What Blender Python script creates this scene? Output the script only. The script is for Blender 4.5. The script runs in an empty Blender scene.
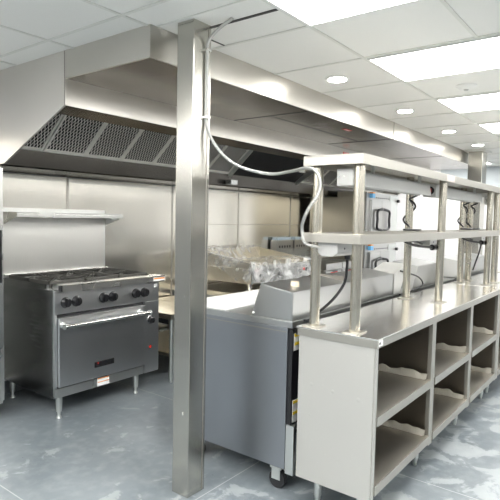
import bpy, bmesh, math, random
from mathutils import Vector, Matrix
random.seed(7)
S = bpy.context.scene
COL = S.collection
PI = math.pi

# ------------------------------------------------------------------ materials
def new_mat(name):
    m = bpy.data.materials.new(name); m.use_nodes = True
    nt = m.node_tree; b = nt.nodes['Principled BSDF']
    return m, nt, b

def plain(name, col, rough=.5, metal=0., emit=None, es=0., spec=.5):
    m, nt, b = new_mat(name)
    b.inputs['Base Color'].default_value = (*col, 1)
    b.inputs['Roughness'].default_value = rough
    b.inputs['Metallic'].default_value = metal
    b.inputs['Specular IOR Level'].default_value = spec
    if emit:
        b.inputs['Emission Color'].default_value = (*emit, 1)
        b.inputs['Emission Strength'].default_value = es
    # faint surface variation so nothing is perfectly uniform
    if not emit:
        tc = nt.nodes.new('ShaderNodeTexCoord'); n = nt.nodes.new('ShaderNodeTexNoise')
        n.inputs['Scale'].default_value = 9; n.inputs['Detail'].default_value = 4
        nt.links.new(tc.outputs['Object'], n.inputs['Vector'])
        mr = nt.nodes.new('ShaderNodeMapRange')
        mr.inputs['To Min'].default_value = max(0, rough-.06); mr.inputs['To Max'].default_value = min(1, rough+.06)
        nt.links.new(n.outputs['Fac'], mr.inputs['Value']); nt.links.new(mr.outputs['Result'], b.inputs['Roughness'])
    return m

def steel(name, col, rough=.28, grain=(1, 1, 120), blot=.06, bump=.02, metal=1., wav=.0, spots=0.):
    """brushed sheet steel: fine streaks along one axis, soft blotches, slight oil-canning"""
    m, nt, b = new_mat(name); L = nt.links.new; N = nt.nodes.new
    tc = N('ShaderNodeTexCoord')
    mp = N('ShaderNodeMapping'); mp.inputs['Scale'].default_value = tuple(1.2 if q < 5 else q*6 for q in grain)
    L(tc.outputs['Object'], mp.inputs['Vector'])
    n1 = N('ShaderNodeTexNoise'); n1.inputs['Scale'].default_value = 3.; n1.inputs['Detail'].default_value = 2
    L(mp.outputs['Vector'], n1.inputs['Vector'])
    n2 = N('ShaderNodeTexNoise'); n2.inputs['Scale'].default_value = 2.2; n2.inputs['Detail'].default_value = 4
    L(tc.outputs['Object'], n2.inputs['Vector'])
    mr = N('ShaderNodeMapRange'); mr.inputs['To Min'].default_value = rough-.02; mr.inputs['To Max'].default_value = rough+.05
    L(n1.outputs['Fac'], mr.inputs['Value']); 
    ad = N('ShaderNodeMath'); ad.operation = 'MULTIPLY_ADD'; ad.inputs[1].default_value = .08; 
    L(n2.outputs['Fac'], ad.inputs[0]); 
    sb = N('ShaderNodeMath'); sb.operation = 'SUBTRACT'; sb.inputs[1].default_value = .04
    L(mr.outputs['Result'], sb.inputs[0]); L(sb.outputs[0], ad.inputs[2]); L(ad.outputs[0], b.inputs['Roughness'])
    ramp = N('ShaderNodeMapRange'); ramp.inputs['To Min'].default_value = 1-blot; ramp.inputs['To Max'].default_value = 1+blot*.6
    L(n2.outputs['Fac'], ramp.inputs['Value'])
    mx = N('ShaderNodeMix'); mx.data_type = 'RGBA'; mx.blend_type = 'MULTIPLY'; mx.inputs['Factor'].default_value = 1
    mx.inputs['A'].default_value = (*col, 1); L(ramp.outputs['Result'], mx.inputs['B'])
    last = mx.outputs['Result']
    if spots:
        n3 = N('ShaderNodeTexNoise'); n3.inputs['Scale'].default_value = 60; n3.inputs['Detail'].default_value = 1
        L(tc.outputs['Object'], n3.inputs['Vector'])
        th = N('ShaderNodeMapRange'); th.inputs['From Min'].default_value = .70; th.inputs['From Max'].default_value = .76
        th.inputs['To Max'].default_value = spots
        L(n3.outputs['Fac'], th.inputs['Value'])
        m2 = N('ShaderNodeMix'); m2.data_type = 'RGBA'; m2.inputs['B'].default_value = (.8, .8, .78, 1)
        L(th.outputs['Result'], m2.inputs['Factor']); L(last, m2.inputs['A']); last = m2.outputs['Result']
    L(last, b.inputs['Base Color'])
    b.inputs['Metallic'].default_value = metal
    bp = N('ShaderNodeBump'); bp.inputs['Strength'].default_value = .0; bp.inputs['Distance'].default_value = .0004
    L(n1.outputs['Fac'], bp.inputs['Height'])
    if wav:
        n4 = N('ShaderNodeTexNoise'); n4.inputs['Scale'].default_value = 1.6; n4.inputs['Detail'].default_value = 1
        L(tc.outputs['Object'], n4.inputs['Vector'])
        b2 = N('ShaderNodeBump'); b2.inputs['Strength'].default_value = wav; b2.inputs['Distance'].default_value = .05
        L(n4.outputs['Fac'], b2.inputs['Height']); L(bp.outputs['Normal'], b2.inputs['Normal']); L(b2.outputs['Normal'], b.inputs['Normal'])
    else:
        L(bp.outputs['Normal'], b.inputs['Normal'])
    return m

M = {}
M['hood'] = steel('hood steel', (.62, .60, .56), .30, (60, 1, 1), wav=.12)
M['hood_end'] = steel('hood end steel', (.70, .68, .65), .42, (1, 1, 60), wav=.1)
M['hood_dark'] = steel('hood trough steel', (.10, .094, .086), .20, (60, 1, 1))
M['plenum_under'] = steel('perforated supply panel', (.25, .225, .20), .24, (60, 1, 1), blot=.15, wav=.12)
M['wall_steel'] = steel('wall cladding steel', (.80, .77, .70), .17, (1, 1, 90), blot=.04, wav=.06)
M['column'] = steel('column steel', (.52, .505, .46), .22, (60, 60, 1), blot=.10, bump=.03, wav=.1, spots=.25)
M['range'] = steel('range steel', (.74, .75, .76), .30, (1, 1, 60), spots=.35, wav=.06)
M['range_side'] = steel('range side steel', (.42, .43, .43), .24, (1, 1, 60), wav=.12)
M['range_light'] = steel('range trim steel', (.70, .70, .68), .26, (1, 1, 1))
M['prep'] = steel('prep unit steel', (.36, .38, .41), .34, (1, 1, 80), blot=.12, wav=.15)
M['prep_top'] = steel('prep unit lid steel', (.52, .53, .53), .34, (1, 1, 1))
M['film'] = steel('film covered steel', (.56, .55, .52), .46, (2, 60, 1), blot=.06, metal=.75, spots=.12)
M['top'] = steel('worktop steel', (.86, .84, .80), .19, (60, 1, 1), blot=.05, wav=.05)
M['edge'] = steel('shelf edge steel', (.43, .415, .375), .36, (60, 1, 1), metal=.85)
M['inner'] = steel('shelf interior steel', (.76, .72, .65), .36, (60, 1, 1), blot=.2, wav=.2)
M['shade'] = steel('shaded divider steel', (.30, .27, .23), .30, (60, 1, 1))  # shade inside the shelf bays put into the steel's colour
M['milky'] = plain('milky film strip', (.36, .34, .29), .35)
M['frame'] = plain('filter frame', (.75, .74, .70), .35, .35)
M['riser'] = steel('riser steel', (.74, .73, .70), .38, (1, 1, 1), blot=.03)
M['post'] = steel('tube steel', (.66, .62, .53), .24, (1, 1, 1), metal=1)
M['stand'] = steel('stand steel', (.72, .68, .59), .28, (60, 1, 1), blot=.12)
M['oven'] = steel('oven side steel', (.50, .46, .38), .30, (1, 1, 40), blot=.2, wav=.1)
M['oven_front'] = steel('oven front steel', (.56, .56, .55), .28, (60, 1, 1))
M['chrome'] = plain('chrome', (.82, .82, .80), .14, 1)
M['zinc'] = plain('zinc plated', (.66, .68, .66), .35, 1)
M['black'] = plain('black plastic', (.012, .012, .014), .32)
M['black_matte'] = plain('black rubber', (.015, .016, .018), .6)
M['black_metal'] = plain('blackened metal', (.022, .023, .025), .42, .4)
M['iron'] = plain('cast iron', (.10, .098, .09), .5, .7)
M['grey_paint'] = plain('lamp housing', (.50, .50, .485), .38, .3)
M['white_board'] = plain('white poly board', (.86, .86, .85), .35)
M['white_plastic'] = plain('white plastic', (.82, .82, .80), .4)
M['peach'] = plain('cream cap', (.78, .66, .52), .45)
M['red'] = plain('red mark', (.75, .05, .04), .4)
M['orange'] = plain('orange print', (.85, .30, .05), .5)
M['yellow'] = plain('yellow print', (.90, .68, .03), .5)
M['label_white'] = plain('label paper', (.86, .86, .84), .5)
M['blue'] = plain('blue film', (.16, .48, .82), .35)
M['pale_blue'] = plain('pale blue film', (.50, .62, .72), .35, .3)
M['ink'] = plain('dark print', (.05, .05, .06), .5)
M['wall_white'] = plain('white wall paint', (.86, .86, .87), .45)
M['reflect_dark'] = plain('added dark reflection panel', (.16, .17, .18), .3)  # dark tone added for the steel surfaces to reflect
M['wall_band'] = plain('pale grey wall panel', (.55, .60, .63), .35)
M['griddle_plate'] = steel('griddle plate', (.55, .50, .38), .34, (60, 1, 1), blot=.2)
M['grid'] = plain('ceiling grid', (.74, .74, .70), .5)
M['seam'] = plain('dark seam', (.30, .28, .25), .5, .6)  # darker tone of the joint strips
M['diffuser'] = plain('light diffuser', (1, 1, 1), .5, 0, (1, .985, .95), 7.)
M['lens'] = plain('downlight lens', (1, 1, 1), .5, 0, (1, .97, .90), 22.)

def ceiling_mat():
    m, nt, b = new_mat('ceiling tile'); L = nt.links.new; N = nt.nodes.new
    tc = N('ShaderNodeTexCoord'); n = N('ShaderNodeTexNoise'); n.inputs['Scale'].default_value = 220; n.inputs['Detail'].default_value = 3
    L(tc.outputs['Object'], n.inputs['Vector'])
    r = N('ShaderNodeValToRGB'); r.color_ramp.elements[0].color = (.80, .80, .775, 1); r.color_ramp.elements[1].color = (.90, .89, .855, 1)
    L(n.outputs['Fac'], r.inputs['Fac']); L(r.outputs['Color'], b.inputs['Base Color'])
    b.inputs['Roughness'].default_value = .75
    bp = N('ShaderNodeBump'); bp.inputs['Strength'].default_value = .1; bp.inputs['Distance'].default_value = .002
    L(n.outputs['Fac'], bp.inputs['Height']); L(bp.outputs['Normal'], b.inputs['Normal'])
    return m
M['ceiling'] = ceiling_mat()

def floor_mat():
    m, nt, b = new_mat('grey tile floor'); L = nt.links.new; N = nt.nodes.new
    tc = N('ShaderNodeTexCoord')
    # large soft tone, dried wash marks with ragged edges, fine dust
    n1 = N('ShaderNodeTexNoise'); n1.inputs['Scale'].default_value = 1.3; n1.inputs['Detail'].default_value = 6
    n2 = N('ShaderNodeTexNoise'); n2.inputs['Scale'].default_value = 4.6; n2.inputs['Detail'].default_value = 9; n2.inputs['Roughness'].default_value = .62; n2.inputs['Distortion'].default_value = .5
    n3 = N('ShaderNodeTexNoise'); n3.inputs['Scale'].default_value = 14; n3.inputs['Detail'].default_value = 8
    for n in (n1, n2, n3): L(tc.outputs['Object'], n.inputs['Vector'])
    base = N('ShaderNodeValToRGB')
    base.color_ramp.elements[0].position = .35; base.color_ramp.elements[0].color = (.125, .148, .166, 1)
    base.color_ramp.elements[1].position = .68; base.color_ramp.elements[1].color = (.20, .225, .242, 1)
    L(n1.outputs['Fac'], base.inputs['Fac'])
    # wash marks stronger towards +X / -Y half of the floor
    sp = N('ShaderNodeSeparateXYZ'); L(tc.outputs['Object'], sp.inputs['Vector'])
    g = N('ShaderNodeMapRange'); g.inputs['From Min'].default_value = 2.3; g.inputs['From Max'].default_value = 0.6
    g.inputs['To Min'].default_value = -.04; g.inputs['To Max'].default_value = .055
    L(sp.outputs['Y'], g.inputs['Value'])
    ad = N('ShaderNodeMath'); ad.operation = 'ADD'; L(n2.outputs['Fac'], ad.inputs[0]); L(g.outputs['Result'], ad.inputs[1])
    st = N('ShaderNodeMapRange'); st.inputs['From Min'].default_value = .56; st.inputs['From Max'].default_value = .60; st.inputs['To Max'].default_value = .34
    L(ad.outputs[0], st.inputs['Value'])
    m1 = N('ShaderNodeMix'); m1.data_type = 'RGBA'; m1.inputs['B'].default_value = (.50, .53, .53, 1)
    L(st.outputs['Result'], m1.inputs['Factor']); L(base.outputs['Color'], m1.inputs['A'])
    d = N('ShaderNodeMapRange'); d.inputs['From Min'].default_value = .45; d.inputs['From Max'].default_value = .8; d.inputs['To Max'].default_value = .3
    L(n3.outputs['Fac'], d.inputs['Value'])
    m2 = N('ShaderNodeMix'); m2.data_type = 'RGBA'; m2.inputs['B'].default_value = (.38, .41, .42, 1)
    L(d.outputs['Result'], m2.inputs['Factor']); L(m1.outputs['Result'], m2.inputs['A'])
    # tile joints
    def joint(axis, off, period, w):
        a = N('ShaderNodeMath'); a.operation = 'SUBTRACT'; a.inputs[1].default_value = off; L(sp.outputs[axis], a.inputs[0])
        q = N('ShaderNodeMath'); q.operation = 'DIVIDE'; q.inputs[1].default_value = period; L(a.outputs[0], q.inputs[0])
        r = N('ShaderNodeMath'); r.operation = 'ROUND'; L(q.outputs[0], r.inputs[0])
        s = N('ShaderNodeMath'); s.operation = 'SUBTRACT'; L(q.outputs[0], s.inputs[0]); L(r.outputs[0], s.inputs[1])
        t = N('ShaderNodeMath'); t.operation = 'ABSOLUTE'; L(s.outputs[0], t.inputs[0])
        u = N('ShaderNodeMath'); u.operation = 'LESS_THAN'; u.inputs[1].default_value = w/period/2; L(t.outputs[0], u.inputs[0])
        return u.outputs[0]
    jx = joint('X', 1.31, 1.47, .006); jy = joint('Y', 1.735, 2.94, .006)
    mxx = N('ShaderNodeMath'); mxx.operation = 'MAXIMUM'; L(jx, mxx.inputs[0]); L(jy, mxx.inputs[1])
    jm = N('ShaderNodeMath'); jm.operation = 'MULTIPLY'; jm.inputs[1].default_value = .45; L(mxx.outputs[0], jm.inputs[0])
    m3 = N('ShaderNodeMix'); m3.data_type = 'RGBA'; m3.inputs['B'].default_value = (.55, .56, .55, 1)
    L(jm.outputs[0], m3.inputs['Factor']); L(m2.outputs['Result'], m3.inputs['A'])
    L(m3.outputs['Result'], b.inputs['Base Color'])
    rr = N('ShaderNodeMapRange'); rr.inputs['To Min'].default_value = .22; rr.inputs['To Max'].default_value = .62
    L(st.outputs['Result'], rr.inputs['Value'])
    r2 = N('ShaderNodeMath'); r2.operation = 'MULTIPLY_ADD'; r2.inputs[1].default_value = .22; L(n3.outputs['Fac'], r2.inputs[0]); L(rr.outputs['Result'], r2.inputs[2])
    L(r2.outputs[0], b.inputs['Roughness'])
    bp = N('ShaderNodeBump'); bp.inputs['Strength'].default_value = .15; bp.inputs['Distance'].default_value = .004
    L(n3.outputs['Fac'], bp.inputs['Height']); L(bp.outputs['Normal'], b.inputs['Normal'])
    return m
M['floor'] = floor_mat()

def mesh_mat():
    m, nt, b = new_mat('filter mesh'); L = nt.links.new; N = nt.nodes.new
    tc = N('ShaderNodeTexCoord'); sp = N('ShaderNodeSeparateXYZ'); L(tc.outputs['Object'], sp.inputs['Vector'])
    def wave(sign):
        z = N('ShaderNodeMath'); z.operation = 'MULTIPLY'; z.inputs[1].default_value = sign*.62; L(sp.outputs['Z'], z.inputs[0])
        a = N('ShaderNodeMath'); a.operation = 'ADD'; L(sp.outputs['X'], a.inputs[0]); L(z.outputs[0], a.inputs[1])
        k = N('ShaderNodeMath'); k.operation = 'MULTIPLY'; k.inputs[1].default_value = PI/.025; L(a.outputs[0], k.inputs[0])
        s = N('ShaderNodeMath'); s.operation = 'SINE'; L(k.outputs[0], s.inputs[0])
        t = N('ShaderNodeMath'); t.operation = 'ABSOLUTE'; L(s.outputs[0], t.inputs[0])
        return t.outputs[0]
    mn = N('ShaderNodeMath'); mn.operation = 'MINIMUM'; L(wave(1), mn.inputs[0]); L(wave(-1), mn.inputs[1])
    r = N('ShaderNodeMapRange'); r.inputs['From Min'].default_value = .14; r.inputs['From Max'].default_value = .30
    r.inputs['To Min'].default_value = 1; r.inputs['To Max'].default_value = 0; L(mn.outputs[0], r.inputs['Value'])
    mx = N('ShaderNodeMix'); mx.data_type = 'RGBA'; mx.inputs['A'].default_value = (.003, .003, .003, 1); mx.inputs['B'].default_value = (.95, .93, .88, 1)
    L(r.outputs['Result'], mx.inputs['Factor']); L(mx.outputs['Result'], b.inputs['Base Color'])
    mh = N('ShaderNodeMath'); mh.operation = 'MULTIPLY'; mh.inputs[1].default_value = .1; L(r.outputs['Result'], mh.inputs[0]); L(mh.outputs[0], b.inputs['Metallic']); b.inputs['Roughness'].default_value = .42
    bp = N('ShaderNodeBump'); bp.inputs['Strength'].default_value = .1; bp.inputs['Distance'].default_value = .001
    L(r.outputs['Result'], bp.inputs['Height']); L(bp.outputs['Normal'], b.inputs['Normal'])
    return m
M['mesh'] = mesh_mat()

def braid_mat():
    m, nt, b = new_mat('flexible conduit'); L = nt.links.new; N = nt.nodes.new
    b.inputs['Base Color'].default_value = (.50, .50, .48, 1); b.inputs['Metallic'].default_value = .85; b.inputs['Roughness'].default_value = .35
    tc = N('ShaderNodeTexCoord'); w = N('ShaderNodeTexWave'); w.inputs['Scale'].default_value = 60; w.bands_direction = 'DIAGONAL'
    L(tc.outputs['Object'], w.inputs['Vector'])
    bp = N('ShaderNodeBump'); bp.inputs['Strength'].default_value = .8; bp.inputs['Distance'].default_value = .003
    L(w.outputs['Fac'], bp.inputs['Height']); L(bp.outputs['Normal'], b.inputs['Normal'])
    return m
M['conduit'] = braid_mat()

def wrap_mat():
    m, nt, b = new_mat('clear plastic film'); L = nt.links.new; N = nt.nodes.new
    out = nt.nodes['Material Output']
    b.inputs['Base Color'].default_value = (.92, .93, .93, 1); b.inputs['Roughness'].default_value = .18
    tr = N('ShaderNodeBsdfTransparent'); tr.inputs['Color'].default_value = (.97, .97, .97, 1)
    tc = N('ShaderNodeTexCoord'); n = N('ShaderNodeTexNoise'); n.inputs['Scale'].default_value = 7; n.inputs['Detail'].default_value = 6; n.inputs['Distortion'].default_value = 1.0
    L(tc.outputs['Object'], n.inputs['Vector'])
    r = N('ShaderNodeMapRange'); r.inputs['From Min'].default_value = .42; r.inputs['From Max'].default_value = .66
    r.inputs['To Min'].default_value = .10; r.inputs['To Max'].default_value = .62; L(n.outputs['Fac'], r.inputs['Value'])
    mx = N('ShaderNodeMixShader'); L(r.outputs['Result'], mx.inputs['Fac']); L(tr.outputs[0], mx.inputs[1]); L(b.outputs[0], mx.inputs[2])
    L(mx.outputs[0], out.inputs['Surface'])
    bp = N('ShaderNodeBump'); bp.inputs['Strength'].default_value = .4; bp.inputs['Distance'].default_value = .008
    L(n.outputs['Fac'], bp.inputs['Height']); L(bp.outputs['Normal'], b.inputs['Normal'])
    return m
M['wrap'] = wrap_mat()

# ------------------------------------------------------------------ mesh helpers
def new(): return bmesh.new()
def bx(bm, x0, x1, y0, y1, z0, z1, bev=0.):
    if x1 < x0: x0, x1 = x1, x0
    if y1 < y0: y0, y1 = y1, y0
    if z1 < z0: z0, z1 = z1, z0
    t = bmesh.new()
    r = bmesh.ops.create_cube(t, size=1)
    for v in t.verts:
        v.co = Vector(((x0+x1)/2+v.co.x*(x1-x0), (y0+y1)/2+v.co.y*(y1-y0), (z0+z1)/2+v.co.z*(z1-z0)))
    if bev > 0:
        bev = min(bev, .45*min(x1-x0, y1-y0, z1-z0))
        bmesh.ops.bevel(t, geom=t.edges[:], offset=bev, segments=2, affect='EDGES', profile=.7)
    join(bm, t); return bm
def join(bm, t):
    me = bpy.data.meshes.new('tmp'); t.to_mesh(me); t.free(); bm.from_mesh(me); bpy.data.meshes.remove(me)
def prism(bm, pts, axis, a, b, bev=0.):
    """polygon pts extruded along axis from a to b. axis 'x': pts are (y,z); 'y': (x,z); 'z': (x,y)"""
    t = bmesh.new()
    def P(p, s):
        return {'x': (s, p[0], p[1]), 'y': (p[0], s, p[1]), 'z': (p[0], p[1], s)}[axis]
    A = [t.verts.new(P(p, a)) for p in pts]; B = [t.verts.new(P(p, b)) for p in pts]
    t.faces.new(A); t.faces.new(B)
    n = len(pts)
    for i in range(n): t.faces.new((A[i], A[(i+1) % n], B[(i+1) % n], B[i]))
    bmesh.ops.recalc_face_normals(t, faces=t.faces[:])
    if bev: bmesh.ops.bevel(t, geom=t.edges[:], offset=bev, segments=2, affect='EDGES')
    join(bm, t); return bm
def cyl(bm, p0, p1, r, r2=None, seg=24, cap=True):
    p0 = Vector(p0); p1 = Vector(p1); d = p1-p0
    t = bmesh.new()
    bmesh.ops.create_cone(t, cap_ends=cap, segments=seg, radius1=r, radius2=r if r2 is None else r2, depth=d.length)
    q = d.to_track_quat('Z', 'Y').to_matrix().to_4x4()
    bmesh.ops.transform(t, matrix=Matrix.Translation((p0+p1)/2) @ q, verts=t.verts[:])
    join(bm, t); return bm
def tube(bm, pts, r, seg=10, smooth=6):
    P = [Vector(p) for p in pts]
    if smooth and len(P) > 2:
        Q = []
        for i in range(len(P)-1):
            p0 = P[max(i-1, 0)]; p1 = P[i]; p2 = P[i+1]; p3 = P[min(i+2, len(P)-1)]
            for k in range(smooth):
                t = k/smooth
                Q.append(.5*((2*p1)+(-p0+p2)*t+(2*p0-5*p1+4*p2-p3)*t*t+(-p0+3*p1-3*p2+p3)*t**3))
        Q.append(P[-1]); P = Q
    rings = []; up = None
    for i, p in enumerate(P):
        d = (P[min(i+1, len(P)-1)]-P[max(i-1, 0)]).normalized()
        if up is None: up = d.orthogonal().normalized()
        up = (up-d*up.dot(d)).normalized(); s = d.cross(up)
        rings.append([bm.verts.new(p+r*(math.cos(2*PI*k/seg)*up+math.sin(2*PI*k/seg)*s)) for k in range(seg)])
    for a, b in zip(rings, rings[1:]):
        for k in range(seg): bm.faces.new((a[k], a[(k+1) % seg], b[(k+1) % seg], b[k]))
    bm.faces.new(rings[0][::-1]); bm.faces.new(rings[-1])
    return bm
def origin_of(p):
    return Vector(p['_o']) if p is not None and '_o' in p else Vector((0, 0, 0))
def obj(name, bm, mat, parent=None, loc=None, smooth=False, label=None):
    """one mesh object; vertices are given in world space"""
    bmesh.ops.recalc_face_normals(bm, faces=bm.faces[:])
    if parent is not None:
        o0 = ORI[parent.name]
    elif loc is not None: o0 = Vector(loc)
    else:
        xs = [v.co.x for v in bm.verts]; ys = [v.co.y for v in bm.verts]; zs = [v.co.z for v in bm.verts]
        o0 = Vector(((min(xs)+max(xs))/2, (min(ys)+max(ys))/2, min(zs)))
    for v in bm.verts: v.co -= o0
    me = bpy.data.meshes.new(name); bm.to_mesh(me); bm.free()
    me.materials.append(mat)
    if smooth:
        for p in me.polygons: p.use_smooth = True
        try: me.set_sharp_from_angle(angle=math.radians(40))
        except Exception: pass
    o = bpy.data.objects.new(name, me); COL.objects.link(o)
    if parent is not None: o.parent = parent
    else: o.location = o0
    ORI[o.name] = o0
    if label: o['label'] = label
    return o
ORI = {}
def thing(name, label, cat, loc, group=None):
    o = bpy.data.objects.new(name, None); COL.objects.link(o)
    o.empty_display_size = .1; o.location = loc; ORI[o.name] = Vector(loc)
    o['label'] = label; o['category'] = cat
    if group: o['group'] = group
    return o
def tag(o, label, cat, group=None):
    o['label'] = label; o['category'] = cat
    if group: o['group'] = group
    return o
def struct(name, bm, mat, **k):
    o = obj(name, bm, mat, **k); o['kind'] = 'structure'; return o
def dup(root, loc, label=None, group=None):
    r = root.copy(); COL.objects.link(r); r.location = loc; ORI[r.name] = Vector(loc)
    if label: r['label'] = label
    if group: r['group'] = group
    for ch in list(root.children):
        c = ch.copy(); COL.objects.link(c); c.parent = r
        for g in list(ch.children):
            d = g.copy(); COL.objects.link(d); d.parent = c
    return r

# ------------------------------------------------------------------ room
CZ = 2.36; WY = 3.95; XL = -3.0; XR = 9.5; YF = -4.0
struct('floor', bx(new(), XL, XR, YF, WY, -.08, 0), M['floor'], loc=(0, 0, 0))
struct('ceiling', bx(new(), XL, XR, YF, WY, CZ, CZ+.08), M['ceiling'], loc=(0, 0, 0))
struct('wall_back', bx(new(), XL-.1, XR+.1, WY, WY+.12, -.08, CZ+.08), M['wall_white'])
struct('wall_front', bx(new(), XL-.1, XR+.1, YF-.12, YF, -.08, CZ+.08), M['wall_white'])
struct('wall_left', bx(new(), XL-.12, XL, YF, WY, -.08, CZ+.08), M['wall_white'])
wr = struct('wall_right', bx(new(), XR, XR+.12, YF, WY, -.08, CZ+.08), M['wall_white'])
for nm, args in (('wall_left', (XL+.0005, XL+.012, YF+.02, WY-.02, .0, 1.9)), ('wall_back', (XL+.02, .19, WY-.012, WY-.0005, .1005, 1.9)), ('wall_front', (XL+.02, XR-.02, YF+.0005, YF+.012, .0, 1.35))):
    obj('reflection_panel', bx(new(), *args), M['reflect_dark'], bpy.data.objects[nm])  # unseen dark panels added so the steel reflects a darker lower room
b = new()
for y in (1.2, 2.42): bx(b, XR-.012, XR-.0, y-.6, y+.6, 1.93, CZ, .003)
bx(b, XR-.02, XR, .4, 3.2, 1.915, 1.93)
obj('wall_panel', b, M['wall_band'], wr)
# stainless sheets on the cooking wall
b = new()
edges = [.2, 1.42, 2.576, 3.80, 4.89, 6.03, 7.2, 8.4]
for a, c in zip(edges, edges[1:]): bx(b, a+.003, c-.003, WY-.008, WY-.0005, .12, 1.98, .0015)
o = obj('steel_cladding', b, M['wall_steel'], bpy.data.objects['wall_back'])
b = new()
for e in edges: bx(b, e-.011, e+.011, WY-.011, WY-.0005, .12, 1.98, .001)
obj('seam_strip', b, M['edge'], bpy.data.objects['wall_back'])
b = new(); bx(b, 3.8, 8.4, WY-.0105, WY-.0005, 1.328, 1.333)
obj('horizontal_seam', b, M['edge'], bpy.data.objects['wall_back'])
# cove base of the cooking wall
struct('baseboard_back', bx(new(), XL, XR, WY-.02, WY-.0005, 0, .1, .003), plain('grey cove base', (.16, .17, .18), .4))
# ceiling grid
TX = .612; GX = [1.616+TX*k for k in range(-7, 13)]
GY = [3.27, 2.655, 2.03, 1.375, .755, .135, -.48, -1.09, -1.70, -2.31, -2.92, -3.53]
LX = [1.616+1.224*k for k in range(-3, 6)]
def lit(x0, y): return (abs(x0-8.348) < .01 and 2.1 < y < 3.2) or any(abs(x0-l) < .01 for l in LX) and (.2 < y < 1.3 or -2.2 < y < -1.2)
b = new(); w = .009; d = .005
for x in GX:
    bx(b, x-w, x+w, YF, WY, CZ-d, CZ-.0003)
for y in GY:
    xs = [XL]+GX+[XR]
    for a, c in zip(xs, xs[1:]):
        if lit(a, y): continue
        bx(b, a+(w if a > XL else 0), c-(w if c < XR else 0), y-w, y+w, CZ-d, CZ-.0003)
# cut-tile strips round the column
bx(b, 1.806, 1.814, 1.386, 2.0, CZ-.004, CZ-.0003)
struct('trim_1', b, M['grid'], loc=(0, 0, CZ))
b = new(); bx(b, 1.965, 1.985, 1.386, 2.0, CZ-.003, CZ-.0003); bx(b, 1.985, 2.22, 1.905, 1.915, CZ-.003, CZ-.0003)
struct('trim_2', b, M['black_metal'], loc=(0, 0, CZ))

# ------------------------------------------------------------------ ceiling lights
def panel_light(x0, y1, label, group=None):
    t = thing('ceiling_light_panel', label, 'ceiling light', (x0+TX/2, y1-.61, CZ-.012), group)
    a, c, e, f = x0+.012, x0+TX-.012, y1-1.228, y1-.012
    b = new()
    bx(b, a, c, e, e+.014, CZ-.013, CZ-.0006); bx(b, a, c, f-.014, f, CZ-.013, CZ-.0006)
    bx(b, a, a+.014, e+.014, f-.014, CZ-.013, CZ-.0006); bx(b, c-.014, c, e+.014, f-.014, CZ-.013, CZ-.0006)
    obj('frame', b, M['white_plastic'], t)
    obj('diffuser', bx(new(), a+.014, c-.014, e+.014, f-.014, CZ-.010, CZ-.001), M['diffuser'], t)
    return t
vis = {3: 'bright ceiling light panel nearest the support column, cut off by the top of the photo',
       4: 'large bright ceiling light panel right of centre, second from the column',
       5: 'ceiling light panel just beyond the white round ceiling speaker, third in the row',
       6: 'small looking distant ceiling light panel, fourth in the row at the right edge',
       7: 'most distant ceiling light panel of the row, last towards the right wall'}
first = None
for k, x in enumerate(LX):
    lab = vis.get(k); grp = 'ceiling light panels over the pass counter'
    if first is None:
        first = panel_light(x, 1.363+.012, lab or 'ceiling light panel in the counter row, left of the camera and out of view', grp)
    else:
        if lab is None:
            lab = 'ceiling light panel in the counter row, left of the camera and out of view' if k < 3 else 'most distant ceiling light panel of the row, last towards the right wall'
        dup(first, (x+TX/2, 1.375-.61, CZ-.012), lab, grp)
    if k < 3:
      for yy_ in ((2.655, 3.88) if k < 2 else (2.655,)): dup(first, (x+TX/2-.612*(k == 2), yy_-.61, CZ-.012), 'added ceiling light panel brightening the cooking aisle, left of the camera and out of view', 'added fill light panels left of the view')  # unseen extra panels added to brighten the left ceiling and aisle
    dup(first, (x+TX/2, -1.09-.61, CZ-.012), 'ceiling light panel in the row behind the camera', 'ceiling light panels behind the camera')

dup(first, (8.348+TX/2, 3.27-.61, CZ-.012), 'ceiling light panel beyond the far end of the hood, next to the right wall')
def downlight(x, y, label):
    t = thing('downlight', label, 'ceiling light', (x, y, CZ), 'round recessed downlights along the hood')
    b = new(); cyl(b, (x, y, CZ-.006), (x, y, CZ-.0005), .078, .085, 32); obj('trim_ring', b, M['white_plastic'], t, smooth=True)
    b = new(); cyl(b, (x, y, CZ-.010), (x, y, CZ-.0062), .060, .062, 32); obj('lens', b, M['lens'], t, smooth=True)
    return t
dl = downlight(3.165, 1.72, 'round recessed downlight nearest the column, beside the hood')
for k, (x, lab) in enumerate([(4.38, 'second round downlight from the column, beside the hood'),
                              (5.60, 'third round downlight from the column, beside the hood'),
                              (6.75, 'farthest round downlight, near the end of the hood')]):
    dup(dl, (x, 1.72, CZ), lab)
# round ceiling speaker / detector
t = thing('ceiling_sensor', 'white round dome sensor on the ceiling tile between two light panels', 'sensor', (3.79, 1.06, CZ))
b = new(); cyl(b, (3.79, 1.06, CZ-.012), (3.79, 1.06, CZ-.0005), .066, .070, 32); cyl(b, (3.79, 1.06, CZ-.030), (3.79, 1.06, CZ-.012), .040, .062, 32)
obj('housing', b, M['white_plastic'], t, smooth=True)
obj('nub', cyl(new(), (3.79, 1.06, CZ-.037), (3.79, 1.06, CZ-.030), .013, .018, 20), M['grey_paint'], t, smooth=True)

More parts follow.
